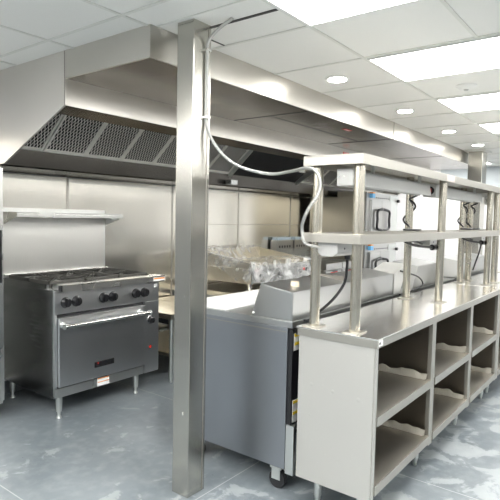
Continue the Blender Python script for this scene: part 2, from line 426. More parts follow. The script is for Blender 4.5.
# ------------------------------------------------------------------ columns
cx0, cx1, cy0, cy1 = 1.838, 1.962, 1.774, 1.884
t = thing('support_column', 'tall square stainless clad column in the left foreground from floor to ceiling', 'column', ((cx0+cx1)/2, (cy0+cy1)/2, 0))
obj('cladding', bx(new(), cx0, cx1, cy0, cy1, 0.0005, CZ-.0005, .004), M['column'], t)
b = new(); bx(b, cx1-.022, cx1-.017, cy0-.0012, cy0, .01, CZ-.01)
obj('lap_seam', b, M['seam'], t)
b = new()
for (x, z) in ((1.90, 1.05), (1.912, 1.05)): pass
for z in (.42, .43, 1.02, 1.56, 1.98):
    cyl(b, (cx0-.003, cy0+.04, z), (cx0+.002, cy0+.04, z), .004, seg=10)
for z in (.40, 1.32, 1.86):
    cyl(b, (cx1-.012, cy0-.003, z), (cx1-.012, cy0+.002, z), .004, seg=10)
obj('screws', b, M['chrome'], t)
t = thing('support_column', 'distant square stainless column at the right end beyond the hood', 'column', (7.33, 1.86, 0))
obj('cladding', bx(new(), 7.22, 7.45, 1.774, 1.95, 0.0005, CZ-.02, .004), M['column'], t)
obj('ceiling_trim', bx(new(), 7.17, 7.50, 1.73, 1.99, CZ-.02, CZ-.0005, .002), M['grid'], t)

# ------------------------------------------------------------------ exhaust hood
HX0, HX1 = 1.771, 8.1; HY = 2.738; PY = 2.005
t = thing('exhaust_hood', 'long stainless canopy hood over the cooking line with front supply box', 'exhaust hood', (4.5, 3.0, 1.73))
# side panel (slanted lower edge)
prof = [(HY, CZ-.001), (HY, 2.05), (3.44, 1.745), (WY-.012, 1.73), (WY-.012, CZ-.001)]
obj('end_panel', prism(new(), prof, 'x', HX0, HX0+.012), M['hood_end'], t, label='flat pale steel left end panel with slanted lower edge')
obj('end_panel', prism(new(), prof, 'x', HX1-.012, HX1), M['hood_end'], t)
# front face with lower return flange
obj('panel_seam', bx(new(), HX0-.001, HX0-.0002, HY-.004, HY+.004, 2.05, CZ-.002), M['seam'], t)
b = new(); bx(b, HX0+.012, HX1-.012, HY, HY+.012, 2.05, 2.2115)
obj('front_fascia', b, M['hood'], t)
b = new(); prism(b, [(HY+.0125, 2.05), (HY+.11, 2.015), (HY+.11, 2.03), (HY+.0125, 2.065)], 'x', HX0+.0125, HX1-.0125)
obj('drip_flange', b, M['plenum_under'], t)
# supply plenum
b = new()
bx(b, HX0, HX1-.002, PY, PY+.012, 2.2, CZ-.0005)
bx(b, HX0, HX0+.012, PY+.0125, HY-.001, 2.2, CZ-.0005); bx(b, HX1-.014, HX1-.002, PY+.0125, HY-.001, 2.2, CZ-.0005)
obj('supply_box', b, M['hood'], t)
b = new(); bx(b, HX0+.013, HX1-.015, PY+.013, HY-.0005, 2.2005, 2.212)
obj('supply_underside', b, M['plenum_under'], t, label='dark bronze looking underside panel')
for x in (3.30, 4.84, 6.4): obj('underside_seam', bx(new(), x-.003, x+.003, PY+.03, HY-.02, 2.1985, 2.2003), M['black_metal'], t)
obj('underside_seam', bx(new(), 3.3031, 4.8369, 2.36, 2.366, 2.1985, 2.2003), M['black_metal'], t)

b = new(); bx(b, 4.83, 4.85, PY-.003, PY-.0003, 2.2, CZ-.002); obj('joint_strip', b, M['edge'], t)
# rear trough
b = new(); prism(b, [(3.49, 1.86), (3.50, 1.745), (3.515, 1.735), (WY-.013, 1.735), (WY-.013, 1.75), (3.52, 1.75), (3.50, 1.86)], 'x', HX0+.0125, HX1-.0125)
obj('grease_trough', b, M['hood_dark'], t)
# inner lining, nearly black
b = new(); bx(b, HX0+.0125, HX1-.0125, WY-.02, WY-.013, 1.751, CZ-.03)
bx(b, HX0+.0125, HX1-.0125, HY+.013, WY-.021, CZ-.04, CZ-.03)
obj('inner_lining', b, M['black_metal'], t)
b = new(); cyl(b, (HX0+.02, WY-.02, 1.726), (6.8, WY-.02, 1.726), .006, seg=8)
obj('wall_trim', b, M['chrome'], t)
# filters: rise forward from the trough
fz0, fz1, fy0, fy1 = 1.862, 2.27, 3.50, 3.02
def filt(x0, x1, handle):
    b = new()
    prism(b, [(fy0, fz0), (fy1, fz1), (fy1+.03, fz1+.03), (fy0+.03, fz0+.03)], 'x', x0+.018, x1-.018)
    f = obj('filter', b, M['mesh'], t)
    b = new()
    for (a, c) in ((x0+.002, x0+.018), (x1-.018, x1-.002)):
        prism(b, [(fy0-.006, fz0-.004), (fy1-.006, fz1-.004), (fy1+.03, fz1+.03), (fy0+.03, fz0+.03)], 'x', a, c)
    dy, dz = fy1-fy0, fz1-fz0
    for s0, s1 in ((0, .045), (.955, 1)):
        p = [(fy0+dy*s0-.006, fz0+dz*s0-.004), (fy0+dy*s1-.006, fz0+dz*s1-.004), (fy0+dy*s1+.0, fz0+dz*s1+.003), (fy0+dy*s0, fz0+dz*s0+.003)]
        prism(b, p, 'x', x0+.0182, x1-.0182)
    obj('filter_frame', b, M['frame'], f)
    if handle:
        xm = x0+.36*(x1-x0) ; ym = fy0+dy*.80; zm = fz0+dz*.80
        obj('handle', tube(new(), [(xm, ym-.006, zm), (xm, ym-.05, zm-.02), (xm, ym-.055, zm-.12), (xm, ym-.03, zm-.13)], .004, 8), M['chrome'], f, smooth=True)
x = 2.083; fx = []
while x < 4.0: fx.append(x); x += .345
filt(HX0+.015, 2.08, False)
for k, x in enumerate(fx): filt(x, x+.345, k in (0, 1, 3))
x = 5.55
while x < 7.9: filt(x, x+.36, False); x += .36
# bare stretch between the banks and the end plates
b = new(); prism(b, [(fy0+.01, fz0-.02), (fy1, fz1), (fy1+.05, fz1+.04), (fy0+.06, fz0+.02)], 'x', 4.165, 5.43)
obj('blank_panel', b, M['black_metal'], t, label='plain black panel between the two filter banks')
b = new(); prism(b, [(fy0-.03, fz0-.04), (fy1-.02, fz1-.03), (fy1+.03, fz1+.03), (fy0+.03, fz0+.03)], 'x', 4.158, 4.164)
obj('end_plate', b, M['zinc'], t); b = new(); prism(b, [(3.55, 1.80), (3.13, 2.02), (3.13, 2.07), (3.55, 1.86)], 'x', 5.44, 5.47)
obj('end_plate', b, M['zinc'], t)
b = new(); bx(b, 4.10, 4.20, 3.40, 3.485, 1.75, 1.80, .006); obj('grease_cup', b, M['range_side'], t)
b = new(); bx(b, 4.10, 4.22, 2.13, 2.17, 2.1985, 2.2003); obj('warning_label', b, M['red'], t, label='small red label'); b = new(); bx(b, 5.22, 5.36, HY-.002, HY-.0003, 2.13, 2.165)
obj('warning_label', b, M['red'], t, label='small red label')
for (y, ) in ((2.145,), (2.156,)): obj('label_print', bx(new(), 4.12, 4.20, y-.002, y+.002, 2.1975, 2.1984), M['label_white'], t)
for z in (2.140, 2.155): obj('label_print', bx(new(), 5.235, 5.345, HY-.0032, HY-.0022, z-.002, z+.003), M['label_white'], t)

# ------------------------------------------------------------------ reach-in at far left
t = thing('reach_in_refrigerator', 'tall stainless reach-in cabinet at the left edge beside the range', 'refrigerator', (1.33, 3.68, 0))
obj('cabinet', bx(new(), .90, 1.762, 3.46, 3.93, .11, 1.725, .004), M['range_light'], t)
dr = obj('door', bx(new(), .905, 1.757, 3.43, 3.457, .14, 1.715, .004), M['range_light'], t)
obj('handle', bx(new(), 1.715, 1.735, 3.405, 3.43, .95, 1.30, .004), M['black'], dr)
for x in (.96, 1.71):
    for y in (3.52, 3.88): obj('foot', cyl(new(), (x, y, 0), (x, y, .11), .018, .024, 16), M['black_metal'], t, smooth=True)

# ------------------------------------------------------------------ range
RX0, RX1, RY = 1.955, 2.895, 3.15; RB = 3.87
t = thing('gas_range', 'six burner stainless gas range with oven, back riser and high shelf', 'range', (2.42, 3.5, 0))
obj('body', bx(new(), RX0, RX1, RY+.014, RB, .155, .90, .004), M['range_side'], t)
obj('shadow_gap', bx(new(), RX0+.019, RX1-.004, RY+.0137, RY+.0139, .16, .74), M['black'], t)
cp = bx(new(), RX0+.002, RX1-.002, RY-.004, RY+.0135, .735, .895, .003)
obj('control_panel', cp, M['range'], t)
b = new(); prism(b, [(3.118, .890), (3.118, .928), (3.124, .934), (3.24, .934), (3.24, .901), (3.145, .901), (3.135, .890)], 'x', RX0+.046, RX1+.04)
obj('ledge_cap', bx(new(), RX0+.034, RX0+.0455, 3.120, 3.15, .892, .932), M['black'], t)
obj('front_ledge', b, M['range_light'], t)
b = new(); bx(b, RX0, RX0+.02, 3.241, RB, .901, .932); bx(b, RX1-.02, RX1, 3.241, RB, .901, .932)
bx(b, RX0+.021, RX1-.021, 3.241, 3.80, .9005, .906)
obj('cooktop', b, M['range_side'], t)
# grates: six cast iron grates
gw = (RX1-RX0-.05)/3
for i in range(3):
    for j in range(2):
        gx0 = RX0+.025+gw*i; gy0 = 3.25+.272*j; gx1 = gx0+gw-.006; gy1 = gy0+.266; zt = .952
        b = new(); w = .014
        bx(b, gx0, gx1, gy0, gy0+w, .93, zt, .003); bx(b, gx0, gx1, gy1-w, gy1, .93, zt, .003)
        bx(b, gx0, gx0+w, gy0, gy1, .93, zt, .003); bx(b, gx1-w, gx1, gy0, gy1, .93, zt, .003)
        xm, ym = (gx0+gx1)/2, (gy0+gy1)/2
        for k in range(8):
            a = PI/4*k; c, s = math.cos(a), math.sin(a)
            r1 = .036; r2 = min(abs((gx1-gx0)/2/c) if abs(c) > .01 else 9, abs((gy1-gy0)/2/s) if abs(s) > .01 else 9)-.004
            tube(b, [(xm+c*r1, ym+s*r1, .957), (xm+c*r2, ym+s*r2, .948)], .0075, 6, 0)
        for (fx_, fy_) in ((gx0+.01, gy0+.01), (gx1-.01, gy0+.01), (gx0+.01, gy1-.01), (gx1-.01, gy1-.01)):
            cyl(b, (fx_, fy_, .906), (fx_, fy_, .935), .006, seg=8)
        obj('grate', b, M['iron'], t)
        b = new(); cyl(b, (xm, ym, .9065), (xm, ym, .925), .035, .042, 20); cyl(b, (xm, ym, .925), (xm, ym, .934), .033, .028, 20)
        obj('burner', b, M['black_metal'], t, smooth=True)
# knobs
for x in (2.040, 2.124, 2.350, 2.433, 2.652, 2.738):
    z = .812
    b = new(); cyl(b, (x, RY-.008, z), (x, RY-.0045, z), .038, seg=24)
    k = obj('knob', (lambda q: (cyl(q, (x, RY-.034, z), (x, RY-.009, z), .029, .036, 24), bx(q, x-.005, x+.005, RY-.046, RY-.034, z-.027, z+.027, .003))[-1])(new()), M['black'], t, smooth=True)
    obj('bezel', b, M['black_metal'], k, smooth=True)
# oven door
d = obj('oven_door', bx(new(), 1.978, 2.736, RY-.024, RY+.0095, .234, .712, .005), M['range'], t, label='speckled grey steel oven door')
b = new(); cyl(b, (1.985, RY-.085, .662), (2.735, RY-.085, .662), .014, seg=16)
h = obj('handle', b, M['chrome'], d, smooth=True)
for x in (2.01, 2.68):
    b = new(); cyl(b, (x, RY-.085, .662), (x, RY-.0245, .662), .012, seg=14); cyl(b, (x, RY-.037, .662), (x, RY-.0245, .662), .022, seg=16); obj('handle_bracket', b, M['zinc'], d, smooth=True)
for x in (1.982, 2.735): obj('handle_cap', cyl(new(), (x-.004, RY-.085, .662), (x+.004, RY-.085, .662), .019, seg=16), M['zinc'], d, smooth=True)
obj('nameplate', bx(new(), 2.262, 2.432, RY-.0275, RY-.0245, .312, .352), M['black'], d, label='small black nameplate with red emblem')
b = new(); bx(b, 2.285, 2.294, RY-.0285, RY-.0277, .335, .347); obj('emblem', b, M['red'], d)
# kick panel, right hand pilaster
k = obj('kick_panel', bx(new(), RX0+.002, 2.738, RY-.004, RY+.0135, .158, .222, .003), M['range_light'], t)
bx_ = new(); bx(bx_, RX0+.002, RX0+.0185, RY-.004, RY+.0135, .2245, .733, .002); obj('side_stile', bx_, M['range'], t)
p = obj('thermostat_panel', bx(new(), 2.747, RX1-.002, RY-.006, RY+.0135, .158, .733, .003), M['range'], t)
b = new(); cyl(b, (2.803, RY-.011, .583), (2.803, RY-.0063, .583), .034, seg=24); obj('bezel', b, M['chrome'], p, smooth=True)
b = new(); cyl(b, (2.803, RY-.040, .583), (2.803, RY-.0115, .583), .022, .027, 24); bx(b, 2.799, 2.807, RY-.05, RY-.04, .565, .601, .002)
obj('thermostat_knob', b, M['black'], p, smooth=True)
b = new(); cyl(b, (2.803, RY-.012, .365), (2.803, RY-.0063, .365), .011, seg=16); obj('indicator_lamp', b, M['red'], p, smooth=True)
b = new(); cyl(b, (2.803, RY-.0085, .365), (2.803, RY-.0063, .365), .016, seg=16); obj('lamp_bezel', b, M['black_metal'], p, smooth=True)
# warning stickers
b = new(); bx(b, 2.300, 2.405, RY-.0058, RY-.0042, .162, .222); 
s = obj('warning_sticker', b, M['label_white'], t, label='white and orange warning sticker on the kick panel')
b = new(); bx(b, 2.303, 2.402, RY-.0066, RY-.0059, .213, .221); bx(b, 2.303, 2.402, RY-.0066, RY-.0059, .187, .193); obj('sticker_print', b, M['orange'], s)
b = new(); bx(b, 2.81, 2.930, 3.1162, 3.1178, .895, .924); s = obj('warning_sticker', b, M['label_white'], t, label='white and orange warning sticker on the front ledge')
b = new(); bx(b, 2.813, 2.927, 3.1155, 3.1161, .910, .920); obj('sticker_print', b, M['orange'], s)
b = new(); bx(b, 2.84, 2.872, RY-.0052, RY-.0041, .842, .868); s = obj('rating_label', b, M['label_white'], t)
for x in (2.848, 2.860): obj('label_print', bx(new(), x, x+.005, RY-.0058, RY-.0053, .847, .863), M['ink'], s)
# legs
for x in (2.02, 2.70):
    for y in (3.195, 3.82):
        b = new(); cyl(b, (x, y, .045), (x, y, .156), .020, .023, 20); cyl(b, (x, y, .0), (x, y, .045), .012, .012, 16); cyl(b, (x, y, 0), (x, y, .016), .019, .014, 16)
        obj('leg', b, M['zinc'], t, smooth=True)
# riser and shelf
r = obj('back_riser', bx(new(), RX0+.004, RX1-.004, 3.845, RB, .935, 1.40, .003), M['riser'], t)
obj('riser_rail', bx(new(), RX0+.002, RX1-.002, 3.80, 3.844, .90, .955, .004), M['range_light'], t)
b = new(); bx(b, RX0-.004, RX1+.004, 3.61, RB, 1.412, 1.424); bx(b, RX0-.004, RX1+.004, 3.61, 3.622, 1.385, 1.4115, .002)
bx(b, RX0-.004, RX1+.004, RB-.012, RB, 1.4245, 1.455, .002)
sh = obj('high_shelf', b, M['range_light'], t)
for x in (RX0-.003, RX1-.001):
    b = new(); prism(b, [(3.623, 1.4115), (3.844, 1.4115), (3.844, 1.32), (3.623, 1.388)], 'x', x, x+.004); obj('shelf_bracket', b, M['range_light'], sh)
b = new(); bx(b, RX1-.10, RX1-.04, 3.63, 3.66, 1.372, 1.411, .003); obj('shelf_clip', b, M['zinc'], sh)

# ------------------------------------------------------------------ equipment stands
def stand(x0, x1, y0, y1, z, zs, label, side=False):
    t = thing('equipment_stand', label, 'stand', ((x0+x1)/2, (y0+y1)/2, 0))
    b = new(); bx(b, x0, x1, y0, y1, z-.005, z, .001)
    for a in ((x0, x1, y0, y0+.012), (x0, x1, y1-.012, y1), (x0, x0+.012, y0+.0125, y1-.0125), (x1-.012, x1, y0+.0125, y1-.0125)): bx(b, *a, z-.045, z-.0055)
    obj('stand_top', b, M['stand'], t)
    obj('undershelf', bx(new(), x0+.01, x1-.01, y0+.03, y1-.03, zs-.03, zs, .003), M['stand'], t)
    for x in (x0+.025, x1-.025):
        for y in (y0+.025, y1-.025):
            b = new(); cyl(b, (x, y, .04), (x, y, z-.046), .020, seg=16); cyl(b, (x, y, 0), (x, y, .04), .012, .018, 16)
            obj('leg', b, M['zinc'], t, smooth=True)
    return t
ta = stand(3.045, 3.86, 3.15, 3.90, .59, .25, 'low stainless equipment stand between the range and the column')
obj('end_rail', bx(new(), 3.052, 3.060, 3.20, 3.86, .5, .543), M['black_metal'], ta)
stand(3.96, 5.36, 3.08, 3.90, .665, .28, 'low stainless stand underneath the plastic wrapped griddle')

# ------------------------------------------------------------------ griddle
gx0, gx1, gy0, gy1 = 4.12, 5.22, 3.14, 3.86; gz = .675
GZ0, GZ1 = .75, .945
t = thing('countertop_griddle', 'wide stainless countertop griddle half covered in clear plastic', 'griddle', ((gx0+gx1)/2, 3.5, .665))
obj('body', bx(new(), gx0, gx1, gy0, gy1, GZ0, .90, .004), M['stand'], t)
b = new(); prism(b, [(gy0, .9005), (gy0, .955), (gy1, 1.055), (gy1, .9005)], 'x', gx0, gx0+.014)
prism(b, [(gy0, .9005), (gy0, .955), (gy1, 1.055), (gy1, .9005)], 'x', gx1-.014, gx1)
bx(b, gx0+.0145, gx1-.0145, gy1-.014, gy1, .9005, 1.06)
obj('splash_guard', b, M['stand'], t)
obj('griddle_plate', bx(new(), gx0+.016, gx1-.016, gy0+.07, gy1-.016, .901, .93, .003), M['griddle_plate'], t)
obj('grease_trough', bx(new(), gx0+.016, gx1-.016, gy0+.002, gy0+.068, .901, .925, .003), M['range_light'], t)
fp = obj('front_panel', bx(new(), gx0+.002, gx1-.002, gy0-.008, gy0-.0005, GZ0+.004, .90, .002), M['range_light'], t)
for k in range(5):
    x = gx0+.13+k*.19
    b = new(); cyl(b, (x, gy0-.034, .825), (x, gy0-.0085, .825), .019, .025, 20)
    obj('knob', b, M['black'] if k % 2 == 0 else M['zinc'], fp, smooth=True)
b = new(); cyl(b, (5.10, gy0-.018, .845), (5.10, gy0-.0085, .845), .016, seg=16); obj('red_button', b, M['red'], fp, smooth=True)
b = new(); cyl(b, (5.17, gy0-.034, .835), (5.17, gy0-.0085, .835), .019, .025, 20); obj('knob', b, M['black'], fp, smooth=True)
b = new()
for k in range(16): bx(b, gx0+.05+k*.065, gx0+.078+k*.065, gy0-.0092, gy0-.0082, .874, .882)
obj('vent_slot', b, M['black_metal'], fp)
b = new(); bx(b, gx0+.05, gx0+.13, gy0-.0102, gy0-.0093, .885, .898); obj('badge', b, M['red'], fp)
for x in (gx0+.05, gx1-.05):
    for y in (gy0+.05, gy1-.08):
        b = new(); cyl(b, (x, y, .6655), (x, y, .7495), .017, .022, 16); obj('leg', b, M['chrome'], t, smooth=True)
# clear plastic film
from mathutils import noise as mn
def nz(x, y, s=1., o=0.): return mn.noise(Vector((x*s+o, y*s-o, o*1.7)))
def film_sheet(b, U, V, f):
    vs = [[b.verts.new(f(u/U, v/V)) for u in range(U+1)] for v in range(V+1)]
    for v in range(V):
        for u in range(U): b.faces.new((vs[v][u], vs[v][u+1], vs[v+1][u+1], vs[v+1][u]))
def f_front(u, v):
    x = gx0-.05+u*(gx1-gx0+.07)
    hem = .20+.04*nz(x, 0, 5.)+.03*nz(x, 3, 13.)+.06*math.sin(PI*min(1, u*1.3))
    top = .34+.08*nz(x, 7, 3.)
    L = top+hem; s = v*L
    if s < top:
        q = top-s; y = gy0-.02+q; z = .958+.15*q*0+.018
    else:
        q = s-top; y = gy0-.035-.02*math.sin(q*9); z = .972-q
    w = .022
    return (x+w*nz(x*4, s*4, 2., 3), y-abs(w*1.6*nz(x*3.5, s*4, 2., 9)), z+abs(w*nz(x*4, s*5, 2., 1)))
def f_left(u, v):
    y = gy0-.06+u*(gy1-gy0-.02)
    sl = .955+(y-gy0)/(gy1-gy0)*.10
    hem = .05+.18*(1-u)**.7*(.7+.6*abs(nz(y, 2, 4.)))+.10*abs(nz(y, 5, 9.))
    top = .10+.05*nz(y, 1, 5)
    L = top+hem; s = v*L
    if s < top: x = gx0-.016+(top-s); z = sl+.014-(top-s)*.15
    else: q = s-top; x = gx0-.022-.02*math.sin(q*10); z = sl+.010-q
    w = .014
    return (x-abs(w*1.5*nz(y*8, s*9, 2., 4)), y+w*nz(y*9, s*7, 2., 5), z+abs(w*nz(y*8, s*9, 2., 6)))
def f_back(u, v):
    x = gx0+u*.95; q = v*.24
    z0 = 1.066
    w = .014
    if q < .05: y = gy1-.02+.03-q; z = z0+.01
    else: y = gy1-.03-(q-.05)*.5; z = z0-(q-.05)*.72
    return (x+w*nz(x*9, q*9, 2., 13), y-abs(w*nz(x*7, q*8, 2., 19)), z+abs(w*nz(x*8, q*10, 2., 11)))
b = new(); film_sheet(b, 110, 44, f_front); film_sheet(b, 60, 36, f_left); film_sheet(b, 70, 18, f_back)
o = obj('plastic_film', b, M['wrap'], smooth=True)
for p in o.data.polygons: p.use_smooth = True
tag(o, 'crumpled clear plastic film draped over the griddle', 'plastic film')

# ------------------------------------------------------------------ fryers
def fryer(x0, label):
    x1 = x0+.40; y0, y1 = 3.10, 3.92
    t = thing('deep_fryer', label, 'deep fryer', ((x0+x1)/2, 3.48, 0), 'deep fryers beside the oven')
    obj('cabinet', bx(new(), x0, x1, y0+.012, y1, .12, .795, .004), M['pale_blue'] if False else M['oven_front'], t)
    b = new(); bx(b, x0, x1, y0-.02, y0+.03, .80, .875, .004); bx(b, x0, x1, y1-.16, y1, .80, .875, .004)
    bx(b, x0, x0+.03, y0+.031, y1-.161, .80, .875); bx(b, x1-.03, x1, y0+.031, y1-.161, .80, .875); bx(b, x0+.03, x1-.03, y0+.031, y1-.161, .80, .81)
    obj('fry_tank', b, M['oven_front'], t)
    d = obj('door', bx(new(), x0+.006, x1-.006, y0-.016, y0+.0115, .14, .788, .004), M['oven_front'], t)
    obj('door_label', bx(new(), x0+.12, x0+.29, y0-.0185, y0-.0165, .728, .768), M['red'], d, label='red label')
    b = new()
    for k in range(7): bx(b, x0+.132+k*.021, x0+.144+k*.021, y0-.0198, y0-.0187, .738, .758)
    obj('label_lettering', b, M['label_white'], d)
    obj('handle', bx(new(), x0+.16, x0+.25, y0-.045, y0-.0165, .775, .785, .003), M['black'], d)
    b = new(); bx(b, x0+.01, x1-.01, y1-.10, y1, .8755, 1.13, .004); f = obj('flue_riser', b, M['oven_front'], t)
    b = new(); bx(b, x0+.03, x1-.05, y1-.09, y1-.01, 1.1305, 1.165, .003); obj('flue_cap', b, M['pale_blue'], f, label='pale blue film covered flue cap')
    for k in range(5): obj('hanger_slot', bx(new(), x0+.06+k*.06, x0+.09+k*.06, y1-.1025, y1-.1005, 1.03, 1.06), M['ink'], f)
    for x in (x0+.05, x1-.05):
        for y in (y0+.07, y1-.07): obj('leg', cyl(new(), (x, y, 0), (x, y, .12), .016, .022, 14), M['zinc'], t, smooth=True)
    return t
f1 = fryer(5.54, 'left deep fryer with red door label, next to the griddle')
dup(f1, (5.96+.20, 3.48, 0), 'right deep fryer with red door label, next to the oven')
def basket(x0, label):
    t = thing('fryer_basket', label, 'fryer basket', (x0+.08, 3.52, .88), 'fryer baskets hanging on the flues')
    b = new()
    for k in range(9): 
        y = 3.36+k*.045; tube(b, [(x0, y, 1.02), (x0+.01, y, .885), (x0+.15, y, .885), (x0+.16, y, 1.02)], .0022, 5, 0)
    for k in range(5):
        z = .89+k*.032; tube(b, [(x0, 3.36, z), (x0+.16, 3.36, z), (x0+.16, 3.72, z), (x0, 3.72, z), (x0, 3.36, z)], .0022, 5, 0)
    obj('basket_mesh', b, M['zinc'], t)
    obj('handle', tube(new(), [(x0+.05, 3.36, 1.02), (x0+.06, 3.26, 1.06), (x0+.08, 3.10, 1.09), (x0+.10, 3.26, 1.06), (x0+.11, 3.36, 1.02)], .005, 8), M['post'], t, smooth=True)
    return t
bk = basket(5.50, 'left wire basket over the fryer nearest the griddle')
dup(bk, (5.70+.08, 3.52, .88), 'right wire basket over the fryer nearest the griddle')
dup(bk, (5.93+.08, 3.52, .88), 'wire basket over the fryer next to the oven')

# ------------------------------------------------------------------ double stacked oven
ox0, ox1, oy0, oy1 = 6.40, 7.46, 3.0, 3.85
t = thing('double_convection_oven', 'tall double stacked convection oven with black door handles', 'oven', (6.93, 3.4, 0))
obj('body', bx(bx(new(), ox0, ox1, oy0+.012, oy1, .16, 1.722, .005), ox0, ox1, oy0+.012, 3.42, 1.7225, 1.80, .003), M['oven'], t, label='brownish reflective side panels')
def deck(z0, z1):
    f = obj('oven_front', bx(new(), ox0+.002, ox1-.002, oy0-.012, oy0+.0115, z0, z1, .004), M['oven_front'], t)
    obj('side_trim', bx(new(), ox0+.76, ox0+1.04, oy0-.020, oy0-.0125, z0+.02, z1-.02, .003), M['zinc'], f)
    for s in (0, 1):
        a = ox0+.09+s*.327; c = a+.322
        b = new(); bx(b, a, c, oy0-.05, oy0-.013, z0+.05, z1-.10, .005)
        d = obj('door', b, M['oven_front'], t)
        obj('window', bx(new(), (a+.18 if s == 0 else a+.02), (c-.02 if s == 0 else c-.18), oy0-.0525, oy0-.0505, z0+.15, z1-.21), M['grey_paint'], d)
        xe, xi = (ox0+.22, ox0+.40) if s == 0 else (ox0+.61, ox0+.43)
        zc = (z0+z1)/2-.03
        hp = [(xi, oy0-.050, zc+.150), (xi, oy0-.072, zc+.145), (xe, oy0-.078, zc+.115), (xe, oy0-.078, zc), (xe, oy0-.078, zc-.115), (xi, oy0-.072, zc-.145), (xi, oy0-.050, zc-.150)]
        obj('handle', tube(new(), hp, .017, 10, 4), M['black'], d, smooth=True)
    b = new(); bx(b, ox0+.09, ox0+.17, oy0-.0555, oy0-.0128, z1-.075, z1-.02); obj('sticker', b, M['blue'], f, label='blue sticker')
    b = new(); bx(b, ox0+.09, ox0+.17, oy0-.0555, oy0-.0128, z1-.015, z1-.002) ; obj('sticker', b, M['orange'], f, label='orange sticker')
    b = new()
    for k in range(9): bx(b, ox0+.22+k*.07, ox0+.26+k*.07, oy0-.0135, oy0-.0122, z1-.075, z1-.06)
    obj('vent_slot', b, M['ink'], f)
    for x in (ox1-.03,):
        b = new(); cyl(b, (x, oy0-.05, z1-.09), (x, oy0-.012, z1-.09), .022, seg=14); obj('knob', b, M['black'], f, smooth=True)
deck(1.12, 1.79); deck(.46, 1.09)
for x in (ox0+.07, ox1-.07):
    for y in (oy0+.08, oy1-.08): obj('leg', cyl(new(), (x, y, 0), (x, y, .16), .020, .028, 14), M['zinc'], t, smooth=True)

# ------------------------------------------------------------------ prep refrigerators behind the pass
def casters(t, x0, x1, y0, y1, zt):
    for x in (x0+.03, x1-.06):
        for y in (y0+.055, y1-.10):
            b = new(); bx(b, x-.03, x+.03, y-.035, y+.035, zt-.012, zt-.0005, .002)
            bx(b, x-.026, x-.022, y-.026, y+.026, .05, zt-.0125); bx(b, x+.022, x+.026, y-.026, y+.026, .05, zt-.0125)
            c = obj('caster', b, M['zinc'], t)
            b = new(); cyl(b, (x-.016, y, .048), (x+.016, y, .048), .048, seg=28)
            w = obj('wheel', b, M['black_matte'], c, smooth=True)
def prep(x0, x1, label, lid_x1, slope0=0., slope1=0.):
    y0, y1 = 1.405, 2.17
    t = thing('refrigerated_prep_table', label, 'prep table', ((x0+x1)/2, 1.79, 0), 'prep refrigerators behind the pass counter')
    obj('cabinet', bx(new(), x0, x1, y0+.03, y1, .12, .862, .004), M['prep'], t)
    rim = new(); bx(rim, x0-.004, x1+.002, y0, y1+.01, .864, .897, .003)
    obj('worktop', rim, M['prep_top'], t)
    obj('cutting_board', bx(new(), x0+.01, x1-.01, 1.86, y1+.005, .8975, .915, .004), M['white_board'], t, label='long white cutting board')
    b = new(); bx(b, x0+.008, x1-.008, y0+.004, y0+.0295, .30, .855, .002)
    rp = obj('rear_panel', b, M['black_metal'], t, label='black rear compressor panel')
    bb = new()
    for k in range(12): bx(bb, x0+.25, x0+.75, y0+.0005, y0+.0035, .36+k*.03, .372+k*.03)
    obj('louver', bb, M['ink'], rp)
    # lid over the pans: cross-section in (y,z)
    b = new()
    A = [(1.672, .898), (1.612, 1.075), (1.41, 1.045), (1.41, .898)]
    vs = []
    for (x, i) in ((x0+.001, 0), (lid_x1, 1)):
        ring = []
        for (y, z) in A:
            dx = (z-.898)/.16*(slope0 if i == 0 else slope1)
            ring.append(b.verts.new((x+dx, y, z)))
        vs.append(ring)
    b.faces.new(vs[0]); b.faces.new(vs[1][::-1])
    for k in range(4): b.faces.new((vs[0][k], vs[0][(k+1) % 4], vs[1][(k+1) % 4], vs[1][k]))
    bmesh.ops.recalc_face_normals(b, faces=b.faces[:]); bmesh.ops.bevel(b, geom=b.edges[:], offset=.004, segments=2, affect='EDGES')
    lid = obj('lid', b, M['prep_top'], t, smooth=False)
    casters(t, x0, x1, y0+.03, y1, .12)
    return t, lid, rp
t, lid, rp = prep(2.2, 3.50, 'rolling stainless prep refrigerator with white cutting board beside the column', 3.49)
b = new(); cyl(b, (2.36, 1.50, 1.055), (2.36, 1.50, 1.082), .024, .022, 20); obj('lid_cap', b, M['peach'], lid, smooth=True)
b = new(); cyl(b, (2.196, 1.655, .915), (2.202, 1.655, .915), .006, seg=12); obj('screw', b, M['label_white'], lid, smooth=True)
b = new(); bx(b, 2.8, 2.808, 1.44, 1.60, 1.052, 1.080); obj('lid_joint', b, M['seam'], lid)
for (z0, z1) in ((.745, .835), (.37, .485)):
    s = obj('warning_sticker', bx(new(), 2.222, 2.275, 1.4065, 1.4088, z0, z1), M['label_white'], rp, label='white and yellow warning sticker')
    b = new(); h = (z1-z0)
    for q in (.5, 1.): bx(b, 2.222, 2.275, 1.4055, 1.4064, z0+h*q-.018, z0+h*q-.002)
    obj('sticker_print', b, M['yellow'], s)
b = new(); bx(b, 2.203, 2.225, 1.385, 1.434, .10, .36, .003); bx(b, 2.225, 2.275, 1.395, 1.405, .33, .36, .002)
obj('corner_bracket', b, M['zinc'], t)
b = new(); bx(b, 2.2-.0008, 2.2, 1.44, 2.165, .838, .843); obj('side_seam', b, M['edge'], t)
# flared chute between the two lids
b = new(); prism(b, [(3.512, .90), (3.512, 1.045), (3.76, 1.105), (3.63, .90)], 'y', 1.41, 1.60, .003)
o = obj('flared_hopper', b, plain('white filmed steel', (.74, .74, .72), .35, .2)); tag(o, 'small flared stainless hopper standing between the two prep lids', 'hopper')
ORI[o.name] = ORI[o.name]
t2, lid2, rp2 = prep(3.515, 4.95, 'second prep refrigerator farther along the pass with sloped lid end', 4.46, 0, 0)
